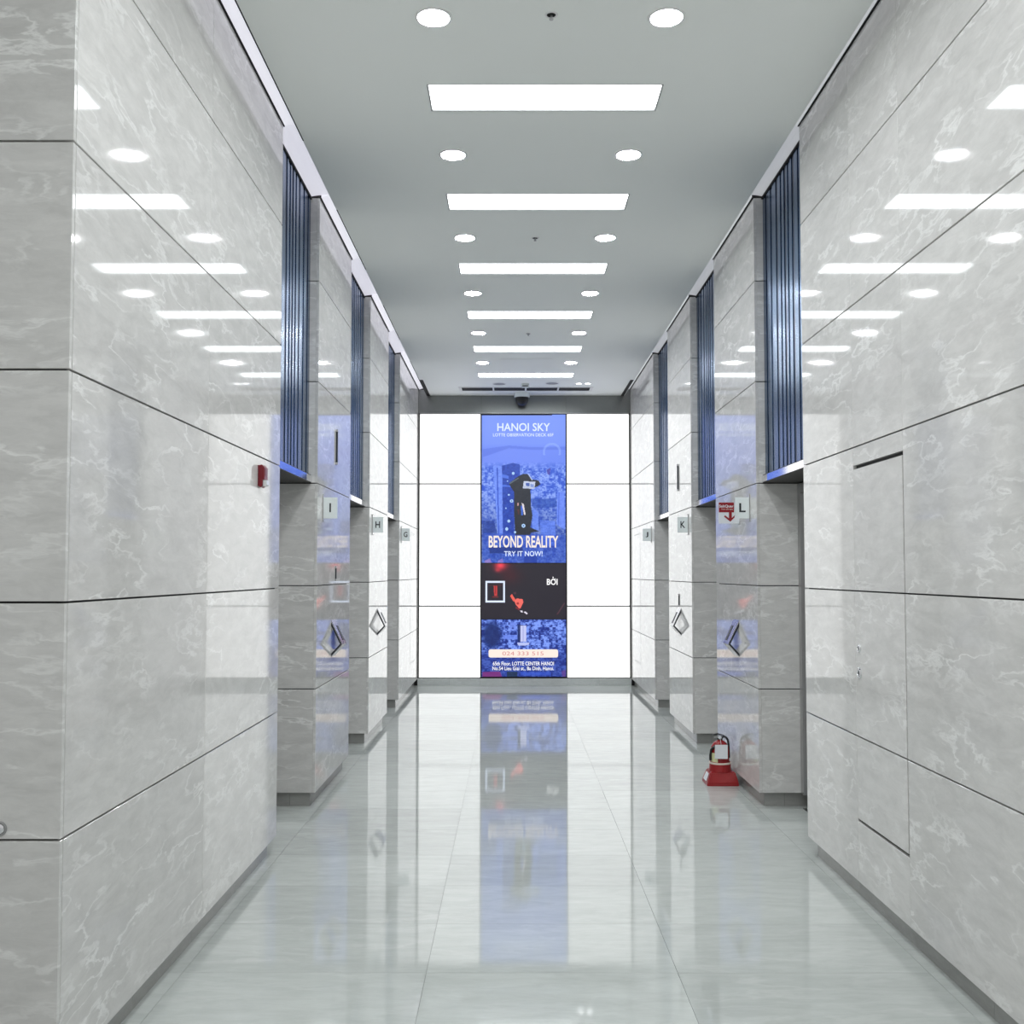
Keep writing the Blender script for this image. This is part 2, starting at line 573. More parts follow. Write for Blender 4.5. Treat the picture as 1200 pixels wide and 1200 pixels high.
def recess(s, U, ya, yb, i, nm):
    global doors
    # lift doors at the back of the recess
    d = thing('door_%d' % doors, 'steel lift doors inside the %s recess of the %s wall' % (ORD[i], nm), 'door',
              (U(0.34), (ya + yb) / 2, 0), kind='structure')
    doors += 1
    mid = (ya + yb) / 2
    box('door_leaf', (U(0.325), ya + 0.07, 0.006), (U(0.345), mid - 0.002, 2.27), 'steel', d, bevel=0.002)
    box('door_leaf', (U(0.325), mid + 0.002, 0.006), (U(0.345), yb - 0.07, 2.27), 'steel', d, bevel=0.002)
    box('door_jamb', (U(0.30), ya + 0.0005, 0.1), (U(0.359), ya + 0.068, 2.345), 'steel', d, bevel=0.002)
    box('door_jamb', (U(0.30), yb - 0.068, 0.1), (U(0.359), yb - 0.0005, 2.345), 'steel', d, bevel=0.002)
    box('door_head', (U(0.30), ya + 0.07, 2.275), (U(0.359), yb - 0.07, 2.345), 'steel', d, bevel=0.002)
    box('door_sill', (U(0.30), ya + 0.05, 0.0005), (U(0.359), yb - 0.05, 0.006), 'steel', d)
    # fluted metal transom over the opening
    t = thing('fluted_transom', 'fluted dark blue metal transom over the %s lift recess in the %s wall' % (ORD[i], nm), 'transom',
              (U(0.2), mid, 2.35), 'fluted transoms above the lift recesses')
    box('backing', (U(0.098), ya + 0.003, 2.415), (U(0.355), yb - 0.003, WTOP - 0.005), 'dark_metal', t)
    rr = random.Random(100 + i)
    p = yb - 0.004
    k = 0
    widths = [0.085, 0.03, 0.11, 0.05, 0.10, 0.045, 0.075, 0.035, 0.06, 0.05, 0.04, 0.065, 0.04, 0.05, 0.09, 0.035, 0.10, 0.05, 0.08, 0.06]
    while p > ya + 0.03:
        wd = widths[k % len(widths)]
        q = max(ya + 0.004, p - wd)
        deep = 0.005 if k % 2 else 0.0
        pts = [(U(0.098), q + 0.002, 2.415), (U(0.066 + deep), q + 0.005, 2.415), (U(0.066 + deep), p - 0.005, 2.415), (U(0.098), p - 0.002, 2.415)]
        if p - q > 0.024:
            prism('slat', pts, (0, 0, WTOP - 0.0145 - 2.415), 'slat_b' if k % 4 == 1 else 'slat', t)
        p = q
        k += 1
    box('head_trim', (U(0.058), ya + 0.002, WTOP - 0.014), (U(0.0978), yb - 0.002, WTOP + 0.001), 'black', t)
    box('ledge', (U(0.048), ya + 0.002, 2.353), (U(0.355), yb - 0.002, 2.412), 'dark_metal', t)
    box('fascia', (U(0.040), ya + 0.002, 2.356), (U(0.048), yb - 0.002, 2.404), 'chrome', t)


for i, (ya, yb) in enumerate(REC):
    recess(-1, UL, ya, yb, i, 'left')
    recess(1, UR, ya, yb, i, 'right')


# ------------------------------------------------------------------ flush stone access doors
def access_door(U, s, ya, yb, label, gap, locks):
    global doors
    d = thing('door_%d' % doors, label, 'door', (U(0), (ya + yb) / 2, 0.415), kind='structure')
    doors += 1
    u0 = -0.0002 if gap == 0 else 0.0
    zz = [0.415 + 0.012, 0.85, 1.60, 2.250 - 0.016]
    g = 0.012
    for za, zb in zip(zz, zz[1:]):
        box('stone_panel', (U(u0), ya + g, za + (GH if za > 0.5 else 0)), (U(T - 0.002), yb - 0.002, zb - (GH if zb < 2.2 else 0)), 'stone', d, bevel=0.0012)
    return d


ad = access_door(UR, 1, 4.668, 5.357, 'flush stone cabinet door with two chrome locks in the near right wall', 1, True)
for z, r in ((EYE - 0.391, 0.021), (EYE - 0.517, 0.030)):
    k = lathe('lock', [(r, 0), (r, 0.004), (r * 0.85, 0.008), (r * 0.6, 0.008), (r * 0.55, 0.004), (0, 0.004)], 'chrome',
              (UR(0), 5.295, z), ad, axis='-X', seg=24)
    lathe('keyhole', [(r * 0.5, 0.0042), (r * 0.42, 0.006), (0, 0.006)], 'ink', (UR(0), 5.295, z), k, axis='-X', seg=20)
# farther cabinet doors read only as hairline joints in the last piers
for U, nm, lab in ((UR, 'right', 'hairline outline of a flush cabinet door at the far end of the right wall'),
                   (UL, 'left', 'hairline outline of a flush cabinet door at the far end of the left wall')):
    d = thing('trim_%d' % (1 if nm == 'right' else 2), lab, 'trim', (U(0), 14.6, 0.415), kind='structure')
    box('joint_strip', (U(-0.0006), 14.335, 0.42), (U(0.0), 14.343, 2.245), 'grey', d)
    box('joint_strip', (U(-0.0006), 14.343, 2.237), (U(0.0), 15.02, 2.245), 'grey', d)
    box('joint_strip', (U(-0.0006), 14.343, 0.42), (U(0.0), 15.02, 0.428), 'grey', d)


# ------------------------------------------------------------------ cove strips between walls and ceiling
def cove(U, nm, mat, xe):
    c = thing('cove_strip', 'thin %s cove strip along the top of the %s wall' % ('bright lilac-white' if nm == 'left' else 'dim white', nm),
              'light', (U(-0.03), 9.5, WTOP))
    e = abs(xe - U(0))                      # width of the gap to the ceiling edge

    def strip(ya, yb, u0, u1):
        n = 6
        bm = bmesh.new()
        ring = []
        for yy in (ya, yb):
            r = []
            for k in range(n + 1):
                f = k / n
                u = u0 + (u1 - u0) * f
                z = WTOP + 0.003 + 0.018 * math.sin(math.pi * f)
                r.append(bm.verts.new((U(u), yy, z)))
            r2 = [bm.verts.new((U(u0 + (u1 - u0) * k / n), yy, WTOP + 0.045)) for k in range(n + 1)]
            ring.append((r, r2))
        (a, a2), (b, b2) = ring
        for k in range(n):
            bm.faces.new((a[k], a[k + 1], b[k + 1], b[k]))
            bm.faces.new((a2[k], b2[k], b2[k + 1], a2[k + 1]))
            bm.faces.new((a[k], a2[k], a2[k + 1], a[k + 1]))
            bm.faces.new((b[k], b[k + 1], b2[k + 1], b2[k]))
        bm.faces.new((a[0], b[0], b2[0], a2[0]))
        bm.faces.new((a[n], a2[n], b2[n], b[n]))
        bmesh.ops.recalc_face_normals(bm, faces=bm.faces)
        me = bpy.data.meshes.new('diffuser')
        bm.to_mesh(me)
        bm.free()
        o = link('diffuser', me, mat, c)  # white cove profile with a glow put into its material
        o.location = -c.location

    secs = SEC
    for i, (ya, yb) in enumerate(secs):
        strip(ya, yb if i < 3 else END - 0.002, -e - 0.06, -0.010)
        box('shadow_gap', (U(-0.010), ya, WTOP - 0.002), (U(0.0), yb if i < 3 else END - 0.002, WTOP + 0.03), 'black', c)
        if nm == 'left':
            box('shadow_gap', (U(-e - 0.007), ya, CEIL - 0.0015), (U(-e), yb if i < 3 else END - 0.002, CEIL), 'black', c)
    for ya, yb in REC:
        strip(ya, yb, -e - 0.06, 0.098)
    box('shadow_gap', (U(-e - 0.055), 14.2, CEIL - 0.003), (U(-e - 0.008), END - 0.002, CEIL), 'black', c)


cove(UL, 'left', 'cove_l', CXL)
cove(UR, 'right', 'cove_r', CXR)

# ------------------------------------------------------------------ ceiling fittings
NTH = ['nearest', 'second', 'third', 'fourth', 'fifth', 'farthest']
OVER = ['first', 'second', 'third', 'fourth']
for i, py in enumerate(PY):
    i -= 4
    lab = '%s of the six long white light panels in the ceiling%s' % (NTH[i], '' if i in (0, 5) else ', counted from the camera')
    if i < 0:
        lab = '%s long white light panel added overhead, unseen above the frame, going back toward the lobby' % OVER[-1 - i]
    t = thing('light_panel', lab, 'light',
              ((PX0 + PX1) / 2, py + PD / 2, CEIL), 'long recessed ceiling light panels')
    box('diffuser', (PX0 + 0.008, py + 0.008, CEIL + 0.012), (PX1 - 0.008, py + PD - 0.008, CEIL + 0.03), 'panel', t)
    for a, b in (((PX0, py), (PX1, py + 0.008)), ((PX0, py + PD - 0.008), (PX1, py + PD)),
                 ((PX0, py + 0.008), (PX0 + 0.008, py + PD - 0.008)), ((PX1 - 0.008, py + 0.008), (PX1, py + PD - 0.008))):
        box('frame_bar', (a[0], a[1], CEIL - 0.001), (b[0], b[1], CEIL + 0.05), 'grey', t)


def downlight(x, y, r, label, group, lens='spot'):
    t = thing('downlight', label, 'light', (x, y, CEIL), group)
    lathe('trim_ring', [(r * 1.0, -0.001), (r * 1.02, -0.006), (r * 1.16, -0.005), (r * 1.2, 0.0)], 'white', (x, y, CEIL), t, seg=40)
    lathe('lens', [(r * 1.0, -0.0015), (r * 0.6, -0.0035), (0, -0.0040)], lens, (x, y, CEIL), t, seg=40)
    return t


for i in range(-4, 6):  # rows nearer than the frame are unseen, added to light the near walls
    yy = (5.0127 + 1.6883 * i) * Q
    for x, nm in ((-0.396 * Q, 'left'), (0.771 * Q, 'right')):
        lab = '%s round downlight in the %s row of the ceiling%s' % (NTH[i], nm, '' if i in (0, 5) else ', from the camera')
        if i < 0:
            lab = '%s round downlight of the %s row added overhead, unseen above the frame, going back' % (OVER[-1 - i], nm)
        downlight(x, yy, 0.076, lab, 'round ceiling downlights')
for x, nm in ((0.975 * Q, 'left'), (1.105 * Q, 'right')):
    downlight(x, 14.95 * Q, 0.040, '%s one of two tiny paired downlights before the end wall' % nm, 'tiny paired downlights', 'mini_spot')

for i, (x, y) in enumerate(((0.193 * Q, 4.99 * Q), (0.187 * Q, 8.40 * Q), (0.182 * Q, 11.81 * Q))):
    t = thing('sprinkler_head', '%s small dark sprinkler head between the downlights' % ['nearest', 'middle', 'farthest'][i], 'sprinkler', (x, y, CEIL), 'ceiling sprinkler heads')
    lathe('escutcheon', [(0.021, -0.0010), (0.024, -0.004), (0.031, -0.003), (0.033, 0.0)], 'white', (x, y, CEIL), t, seg=28)
    lathe('cup', [(0.0215, -0.0015), (0.0, -0.002)], 'black', (x, y, CEIL), t, seg=28)
    lathe('nozzle', [(0.0, -0.026), (0.010, -0.025), (0.011, -0.021), (0.006, -0.019), (0.006, -0.002)], 'steel', (x, y, CEIL), t, seg=16)

for x, y, nm in ((-0.198 * Q, 14.98 * Q, 'left'), (0.580 * Q, 14.93 * Q, 'right')):
    t = thing('ceiling_speaker', '%s flat round grey speaker grille beyond the last light panel' % nm, 'speaker', (x, y, CEIL), 'round ceiling speakers')
    lathe('rim', [(0.085, -0.002), (0.088, -0.007), (0.10, -0.006), (0.103, 0)], 'white', (x, y, CEIL), t, seg=36)
    lathe('grille', [(0.086, -0.003), (0.05, -0.006), (0, -0.007)], 'grey', (x, y, CEIL), t, seg=36)

t = thing('motion_sensor', 'small square grey sensor box on the ceiling between the two speakers', 'sensor', (0.18, 14.53, CEIL))
box('housing', (0.122, 14.47, CEIL - 0.045), (0.238, 14.59, CEIL), 'plate', t, bevel=0.008)
box('window', (0.140, 14.467, CEIL - 0.042), (0.220, 14.470, CEIL - 0.028), 'black_plastic', t)

t = thing('air_vent', 'long white slot air vent with four dark slots before the header', 'vent', (0.2, 14.9, CEIL))
VX0, VX1, VY0, VY1 = -0.785, 1.17, 14.74, 15.06
box('frame_bar', (VX0, VY0, CEIL - 0.006), (VX1, VY0 + 0.03, CEIL), 'white', t)
box('frame_bar', (VX0, VY1 - 0.03, CEIL - 0.006), (VX1, VY1, CEIL), 'white', t)
box('frame_bar', (VX0, VY0 + 0.03, CEIL - 0.006), (VX0 + 0.03, VY1 - 0.03, CEIL), 'white', t)
box('frame_bar', (VX1 - 0.03, VY0 + 0.03, CEIL - 0.006), (VX1, VY1 - 0.03, CEIL), 'white', t)
for k in range(4):
    a = VX0 + 0.03 + (VX1 - VX0 - 0.06) * k / 4
    b = VX0 + 0.03 + (VX1 - VX0 - 0.06) * (k + 1) / 4
    box('slot', (a + 0.012, VY0 + 0.03, CEIL - 0.002), (b - 0.012, VY1 - 0.03, CEIL), 'black', t)
    if k:
        box('divider', (a - 0.012, VY0 + 0.03, CEIL - 0.005), (a + 0.012, VY1 - 0.03, CEIL), 'white', t)

t = thing('security_camera', 'black dome security camera hanging before the steel header', 'camera', (0.140, 15.27, CEIL))
lathe('mount', [(0.0, 0.0), (0.112, 0.0), (0.118, -0.03), (0.118, -0.06), (0.10, -0.066), (0.0, -0.066)], 'plate', (0.140, 15.27, CEIL), t, seg=36)
lathe('dome', [(0.100, -0.066), (0.098, -0.10), (0.082, -0.145), (0.05, -0.178), (0.0, -0.19)], 'black_plastic', (0.140, 15.27, CEIL), t, seg=36)

# ------------------------------------------------------------------ display screens
def s2(c):
    return np.array(lin(c))


def city(h, w, dark, light, cell=3, seed=1, contrast=1.0):
    r = np.random.default_rng(seed)
    out = np.zeros((h, w))
    for sc, amp in ((2, 0.35), (cell, 0.75), (cell * 2, 0.75), (cell * 5, 0.45)):
        a = r.random((h // sc + 2, w // (sc + (1 if sc > 1 else 0)) + 2))
        a = np.repeat(np.repeat(a, sc, 0), sc + (1 if sc > 1 else 0), 1)[:h, :w]
        out += amp * (a - 0.5)
    out = np.clip(0.5 + out * contrast, 0, 1)[..., None]
    return np.array(dark) * (1 - out) + np.array(light) * out


def poly_mask(h, w, pts):
    yy, xx = np.mgrid[0:h, 0:w] + 0.5
    m = np.zeros((h, w), bool)
    n = len(pts)
    for i in range(n):
        x1, y1 = pts[i]
        x2, y2 = pts[(i + 1) % n]
        if y1 == y2:
            continue
        c = ((y1 <= yy) & (yy < y2)) | ((y2 <= yy) & (yy < y1))
        xi = x1 + (yy - y1) * (x2 - x1) / (y2 - y1)
        m ^= c & (xx < xi)
    return m


def picture_mesh(name, img, x0, x1, z0, z1, y, parent):
    h, w, _ = img.shape
    xs = np.linspace(x0, x1, w + 1)
    zs = np.linspace(z1, z0, h + 1)
    X, Z = np.meshgrid(xs, zs)
    co = np.stack([X, np.zeros_like(X), Z], -1).reshape(-1, 3)
    c = np.array([(x0 + x1) / 2, 0, (z0 + z1) / 2])
    co = co - c
    i, j = np.mgrid[0:h, 0:w]
    v = (i * (w + 1) + j).reshape(-1)
    f = np.stack([v, v + w + 1, v + w + 2, v + 1], -1)
    me = bpy.data.meshes.new(name)
    me.vertices.add(len(co)); me.vertices.foreach_set('co', co.astype(np.float32).reshape(-1))
    me.loops.add(f.size); me.loops.foreach_set('vertex_index', f.reshape(-1).astype(np.int32))
    me.polygons.add(len(f))
    me.polygons.foreach_set('loop_start', (np.arange(len(f)) * 4).astype(np.int32))
    me.polygons.foreach_set('loop_total', np.full(len(f), 4, np.int32))
    me.update()
    a = me.attributes.new('picture', 'FLOAT_COLOR', 'FACE')
    L = img.reshape(-1, 3) / 255.0
    L = np.where(L <= 0.04045, L / 12.92, ((L + 0.055) / 1.055) ** 2.4)
    a.data.foreach_set('color', np.concatenate([L, np.ones((len(L), 1))], 1).astype(np.float32).reshape(-1))
    return link(name, me, 'screen', parent, (c[0], y, c[2]))


def px(p):      # photo pixel on the screens -> metres on the screen plane
    return SX0 + (p - 564.0) / 100.0 * (SX1 - SX0)


Z1T, Z1B, Z2B, Z3B = 4.100, 1.838, 0.995, 0.128


def pz(v):
    if v <= 660:
        return Z1T + (v - 486) / (660 - 486) * (Z1B - Z1T)
    if v <= 725.5:
        return Z1B + (v - 660) / 65.5 * (Z2B - Z1B)
    return Z2B + (v - 725.5) / (793 - 725.5) * (Z3B - Z2B)


def screen(label, z0, z1, img):
    t = thing('display_screen', label, 'screen', ((SX0 + SX1) / 2, END, z0), 'stacked display screens in the end wall')
    f = 0.010
    box('bezel', (SX0 - 0.008, END - 0.004, z0), (SX1 + 0.008, END + 0.03, z1), 'black_plastic', t)
    picture_mesh('picture', img, SX0 + f, SX1 - f, z0 + f * 0.6, z1 - f * 0.6, END - 0.006, t)
    return t


# upper screen: hazy blue city seen from high up, a dark-coated figure with a tablet
K = 2                         # cells per photo pixel
h, w = 174 * K, 100 * K
v = np.linspace(0, 1, h)[:, None, None]
img = np.ones((h, w, 3)) * np.array([122, 152, 252]) * (1 - v) + np.array([96, 128, 240]) * v
rr = np.random.default_rng(3)


def P1(pts):                  # crop pixels (565..665, 515..665 at 8x) -> cells
    return [((x / 8.0 + 1.0) * K, (y / 8.0 + 29.0) * K) for x, y in pts]


def fill(pts, c, a=1.0, jit=0):
    m = poly_mask(h, w, P1(pts))
    n = np.array(c, float)
    if jit:
        n = n + (city(h, w, (-jit,) * 3, (jit,) * 3, 2, int(pts[0][0]) + 5))[m]
    img[m] = img[m] * (1 - a) + n * a


hz = np.clip((np.arange(h) / K - 34) / 6, 0, 1)[:, None, None]
img = img * (1 - 0.25 * hz) + np.array([84, 112, 232]) * 0.25 * hz
fill([(0, 95), (250, 60), (480, 78), (800, 70), (800, 100), (480, 100), (250, 85), (0, 170)], (88, 116, 228), 0.7)
fill([(0, 170), (250, 95), (560, 110), (560, 230), (0, 240)], (112, 140, 246), 0.8)
yy, xx = np.mgrid[0:h, 0:w]
ct = city(h, w, (34, 78, 205), (150, 178, 255), 3, 21, 1.25)
cm = np.clip((yy / K - 55) / 10.0, 0, 1)[..., None]
dk = np.clip((yy / K - 90) / 60.0, 0, 1)[..., None]
img = img * (1 - 0.85 * cm) + (ct * (1 - 0.28 * dk)) * 0.85 * cm
ring = np.hypot((xx / K - (660 / 8 + 1)), (yy / K - (120 / 8 + 29)))
rm = (ring > 8.3) & (ring < 11) & (yy / K < 120 / 8 + 33)
img[rm] = img[rm] * 0.5 + np.array([150, 180, 255]) * 0.5
fill([(100, 255), (185, 255), (192, 900), (145, 900)], (112, 146, 250), 0.9, 10)
fill([(132, 270), (146, 270), (160, 900), (150, 900)], (40, 80, 200), 0.9)
fill([(185, 250), (290, 225), (358, 240), (358, 340), (300, 420), (300, 900), (195, 900)], (22, 62, 172), 0.95, 14)
fill([(185, 330), (250, 345), (250, 375), (185, 360)], (80, 120, 235), 0.9)
fill([(188, 430), (290, 440), (290, 452), (188, 446)], (80, 120, 235), 0.9)
fill([(0, 770), (110, 770), (140, 900), (0, 900)], (26, 58, 150), 0.8, 18)
fill([(470, 560), (700, 560), (720, 640), (480, 650)], (30, 72, 175), 0.7, 18)
fill([(480, 640), (530, 690), (535, 860), (470, 840)], (105, 140, 245), 0.9, 8)
fill([(545, 760), (690, 770), (700, 1000), (560, 1000)], (92, 128, 238), 0.85, 16)
fill([(712, 495), (780, 500), (785, 850), (745, 830), (705, 800)], (110, 142, 250), 0.9, 8)
fill([(725, 500), (735, 500), (725, 820), (715, 810)], (70, 104, 220), 0.8)
fill([(0, 880), (800, 900), (800, 1165), (0, 1165)], (44, 84, 205), 0.55, 30)
fill([(60, 1010), (380, 1015), (380, 1080), (70, 1070)], (16, 46, 130), 0.85, 8)
fill([(400, 1090), (520, 1095), (520, 1165), (390, 1165)], (20, 56, 160), 0.85)
# the figure
fill([(250, 415), (340, 350), (385, 328), (430, 330), (480, 380), (535, 388), (552, 425), (520, 448), (470, 462), (457, 480),
      (462, 640), (475, 720), (455, 830), (540, 865), (455, 880), (455, 900), (312, 900), (300, 700), (302, 500), (282, 470), (262, 440)], (32, 36, 46), 0.97, 5)
fill([(250, 415), (340, 362), (345, 370), (262, 424)], (96, 110, 120), 0.9)
fill([(432, 328), (442, 328), (480, 385), (470, 390)], (200, 215, 250), 0.9)
fill([(392, 395), (503, 402), (494, 470), (384, 462)], (196, 206, 232), 0.98, 12)
fill([(410, 412), (450, 412), (446, 445), (415, 440)], (52, 84, 170), 0.9)
fill([(455, 420), (490, 425), (486, 455), (458, 450)], (110, 140, 210), 0.8)
fill([(362, 625), (385, 630), (384, 718), (370, 715)], (60, 110, 225), 0.95)
fill([(372, 600), (392, 610), (410, 712), (396, 712)], (240, 230, 235), 0.95)
fill([(330, 600), (344, 600), (342, 626), (332, 628)], (220, 170, 170), 0.9)
fill([(330, 660), (346, 660), (350, 710), (340, 710)], (120, 40, 40), 0.6)
for cx, cy, rd in ((290, 320, 13), (248, 523, 9), (275, 580, 16), (248, 768, 14), (388, 812, 17), (308, 872, 11), (236, 393, 6), (228, 842, 15), (220, 648, 6)):
    m = np.hypot(xx / K - (cx / 8 + 1), yy / K - (cy / 8 + 29)) < rd / 8
    img[m] = np.array([176, 214, 255])
    if rd > 15:
        m = np.hypot(xx / K - (cx / 8 + 1), yy / K - (cy / 8 + 29)) < 0.8
        img[m] = np.array([30, 60, 140])
fill([(610, 290), (650, 270), (640, 340), (620, 330)], (70, 60, 160), 0.8)
fill([(20, 1140), (70, 1120), (90, 1165), (20, 1165)], (170, 130, 200), 0.7)
fill([(150, 1140), (190, 1120), (200, 1165), (140, 1165)], (180, 140, 210), 0.6)
img[:int(1.0 * K), :int(84 * K)] = (12, 22, 60)
t1 = screen('tall blue city advertisement screen, topmost of the three in the end wall', Z1B, Z1T, img)
yl = END - 0.0085
lettering('lettering', 'HANOI SKY', px(583), px(645), pz(501.2), pz(496.5) - pz(506), yl, 'e_pale', t1, 0.012)
lettering('lettering', 'LOTTE OBSERVATION DECK 65F', px(578), px(649), pz(510.3), pz(508.5) - pz(512.2), yl, 'e_pale', t1, 0.008)
lettering('lettering', 'BEYOND REALITY', px(573), px(654.5), pz(635), pz(628) - pz(642), yl, 'e_cream', t1, 0.02)
lettering('lettering', 'TRY IT NOW!', px(591), px(636), pz(649), pz(646) - pz(652), yl, 'e_pale', t1, 0.012)

# middle screen: dark picture with a red glow
h, w = 64 * K, 100 * K
img = np.ones((h, w, 3)) * np.array([36, 31, 43])
yy, xx = np.mgrid[0:h, 0:w]
X, Y = xx / K, yy / K
for cx, cy, rd, c, a in ((24, 0, 13, (110, 22, 40), 0.8), (22, 2, 7, (255, 70, 88), 1.0), (19, 7, 4, (225, 60, 72), 0.7), (34, 14, 14, (90, 18, 30), 0.45)):
    g = np.exp(-((X - cx) ** 2 + (Y - cy) ** 2 * 1.6) / (2 * (rd * 0.6) ** 2))[..., None] * a
    img = img * (1 - g) + np.array(c) * g


def P2(pts):                  # crop pixels (550..680, 600..730 at 9.23x) -> cells
    return [((x / 9.23 - 14.0) * K, (y / 9.23 - 60.5) * K) for x, y in pts]


def fill2(pts, c, a=1.0):
    m = poly_mask(h, w, P2(pts))
    img[m] = img[m] * (1 - a) + np.array(c) * a


fill2([(260, 795), (302, 795), (300, 905), (268, 905)], (214, 62, 62), 0.9)
fill2([(275, 800), (288, 800), (286, 880), (278, 880)], (130, 24, 34), 0.8)
fill2([(243, 908), (312, 908), (312, 924), (243, 924)], (120, 44, 48), 0.9)
fill2([(205, 785), (355, 785), (355, 800), (205, 800)], (70, 34, 44), 0.7)
fill2([(440, 905), (462, 885), (500, 945), (480, 968)], (238, 96, 84))
fill2([(488, 960), (515, 932), (580, 940), (585, 975), (552, 1040), (535, 1035), (505, 1000)], (246, 108, 98))
fill2([(505, 985), (530, 968), (540, 990), (525, 1000)], (150, 36, 40), 0.8)
fill2([(505, 1020), (545, 1045), (540, 1060), (500, 1035)], (140, 30, 44), 0.9)
fill2([(550, 1062), (575, 1060), (580, 1080), (562, 1082)], (230, 226, 240))
fill2([(585, 1075), (610, 1072), (634, 1094), (622, 1102)], (226, 220, 236))
fill2([(475, 870), (510, 860), (505, 885), (482, 888)], (110, 66, 76), 0.7)
fill2([(950, 1100), (1035, 975), (1042, 985), (962, 1105)], (110, 62, 74), 0.7)
t2 = screen('dark red-lit picture screen with a white square, middle one in the end wall', Z2B, Z1B, img)
for a, b in (((569.3, 680.8), (592, 683)), ((569.3, 703.8), (592, 706)), ((569.3, 683), (571.3, 703.8)), ((590, 683), (592, 703.8))):
    box('outline_bar', (px(a[0]), yl, pz(a[1])), (px(b[0]), yl + 0.001, pz(b[1])), 'e_pale', t2)
lettering('lettering', 'BOI', px(641), px(653.5), pz(681.9), pz(678.3) - pz(685.5), yl, 'e_white', t2, 0.02)
lettering('hook_mark', ',', px(647.6), px(648.9), pz(677.0), pz(675.8) - pz(678.1), yl, 'e_white', t2, 0.01)
lettering('horn_mark', ',', px(650.1), px(651.3), pz(679.0), pz(677.9) - pz(680.2), yl, 'e_white', t2, 0.01)

# lower screen: deep blue aerial city with a contact bar
h, w = 67 * K, 100 * K
img = city(h, w, (14, 38, 132), (128, 160, 255), 3, 77, 1.35)
yy, xx = np.mgrid[0:h, 0:w]
dm = np.clip(1 - np.hypot((xx / K - 12) / 14, (yy / K - 18) / 20), 0, 1)[..., None]
img = img * (1 - np.clip(dm * 2, 0, 0.9)) + np.array([12, 36, 104]) * np.clip(dm * 2, 0, 0.9)
lo = np.clip((yy / K - 34) / 8, 0, 1)[..., None] * 0.55
img = img * (1 - lo) + np.array([16, 38, 130]) * lo


def P3(pts):                  # crop pixels (565..665, 725..800 at 12x) -> cells
    return [((x / 12.0 + 1.0) * K, (y / 12.0 - 0.5) * K) for x, y in pts]


def fill3(pts, c, a=1.0):
    m = poly_mask(h, w, P3(pts))
    img[m] = img[m] * (1 - a) + np.array(c) * a


fill3([(500, 80), (540, 80), (540, 320), (500, 320)], (14, 34, 96), 0.9)
fill3([(540, 92), (625, 92), (622, 318), (540, 318)], (196, 202, 246))
fill3([(574, 95), (584, 95), (584, 318), (574, 318)], (120, 120, 190), 0.9)
fill3([(492, 332), (668, 332), (660, 368), (510, 372)], (190, 200, 248), 0.95)
fill3([(290, 225), (500, 225), (500, 285), (300, 285)], (112, 142, 246), 0.8)
fill3([(388, 40), (485, 40), (480, 160), (388, 160)], (120, 148, 246), 0.8)
fill3([(415, 135), (435, 105), (452, 140)], (24, 46, 140), 0.9)
fill3([(0, 745), (250, 735), (280, 815), (0, 815)], (122, 40, 122), 0.95)
fill3([(350, 740), (500, 740), (500, 815), (350, 815)], (12, 40, 66), 0.8)
fill3([(540, 740), (970, 745), (970, 790), (540, 790)], (52, 92, 220), 0.6)
fill3([(1120, 740), (1180, 710), (1180, 815), (1140, 815)], (110, 60, 140), 0.7)
t3 = screen('blue aerial view screen with a pink bar, lowest of the three in the end wall', Z3B, Z2B, img)
# rounded bar
bx0, bx1, bz0, bz1, rad = px(573), px(654), pz(770.2), pz(760.7), 0.03
pts = []
for cx, cz, a0 in ((bx1 - rad, bz1 - rad, 0), (bx0 + rad, bz1 - rad, 90), (bx0 + rad, bz0 + rad, 180), (bx1 - rad, bz0 + rad, 270)):
    for k in range(6):
        a = math.radians(a0 + 90 * k / 5)
        pts.append((cx + rad * math.cos(a), yl + 0.0012, cz + rad * math.sin(a)))
prism('contact_bar', pts, (0, 0.001, 0), 'e_cream', t3)
lettering('lettering', '024 333 515', px(589), px(637), pz(765.5), pz(763.2) - pz(767.8), yl - 0.001, 'e_pink', t3, 0.0)
lettering('lettering', '65th Floor, LOTTE CENTER HANOI', px(578), px(649), pz(777.6), pz(775) - pz(780.2), yl, 'e_white', t3, 0.012)
lettering('lettering', 'No.54 Lieu Giai st., Ba Dinh, Hanoi.', px(577.5), px(649), pz(783.2), pz(780.8) - pz(785.8), yl, 'e_white', t3, 0.012)


# ------------------------------------------------------------------ lift letter signs, call fixtures, hall lanterns
def letter_sign(U, s, y, letter, where):
    zc = EYE + 0.488
    t = thing('lift_sign', 'projecting glass lift sign with the letter %s' % letter, 'sign', (U(0), y, zc - 0.1), 'lift letter signs')
    box('bracket', (U(-0.007), y - 0.004, zc - 0.105), (U(-0.0005), y + 0.004, zc + 0.105), 'steel', t)
    for z in (zc - 0.105, zc + 0.100):
        box('bracket_arm', (U(-0.016), y - 0.004, z), (U(-0.007), y + 0.004, z + 0.005), 'steel', t)
    box('plate', (U(-0.112), y - 0.003, zc - 0.082), (U(-0.0072), y + 0.003, zc + 0.078), 'plate', t, bevel=0.001)
    xc = U(-0.058)
    wl = {'I': 0.012, 'J': 0.035}.get(letter, 0.048)
    lettering('letter', letter, xc - wl / 2, xc + wl / 2, zc, 0.068, y - 0.0037, 'ink', t, 0.02)


for U, s, seq in ((UL, -1, ((7.69, 'I'), (10.406, 'H'), (13.118, 'G'))), (UR, 1, ((7.69, 'L'), (10.39, 'K'), (13.17, 'J')))):
    for y, ch in seq:
        letter_sign(U, s, y, ch, '')


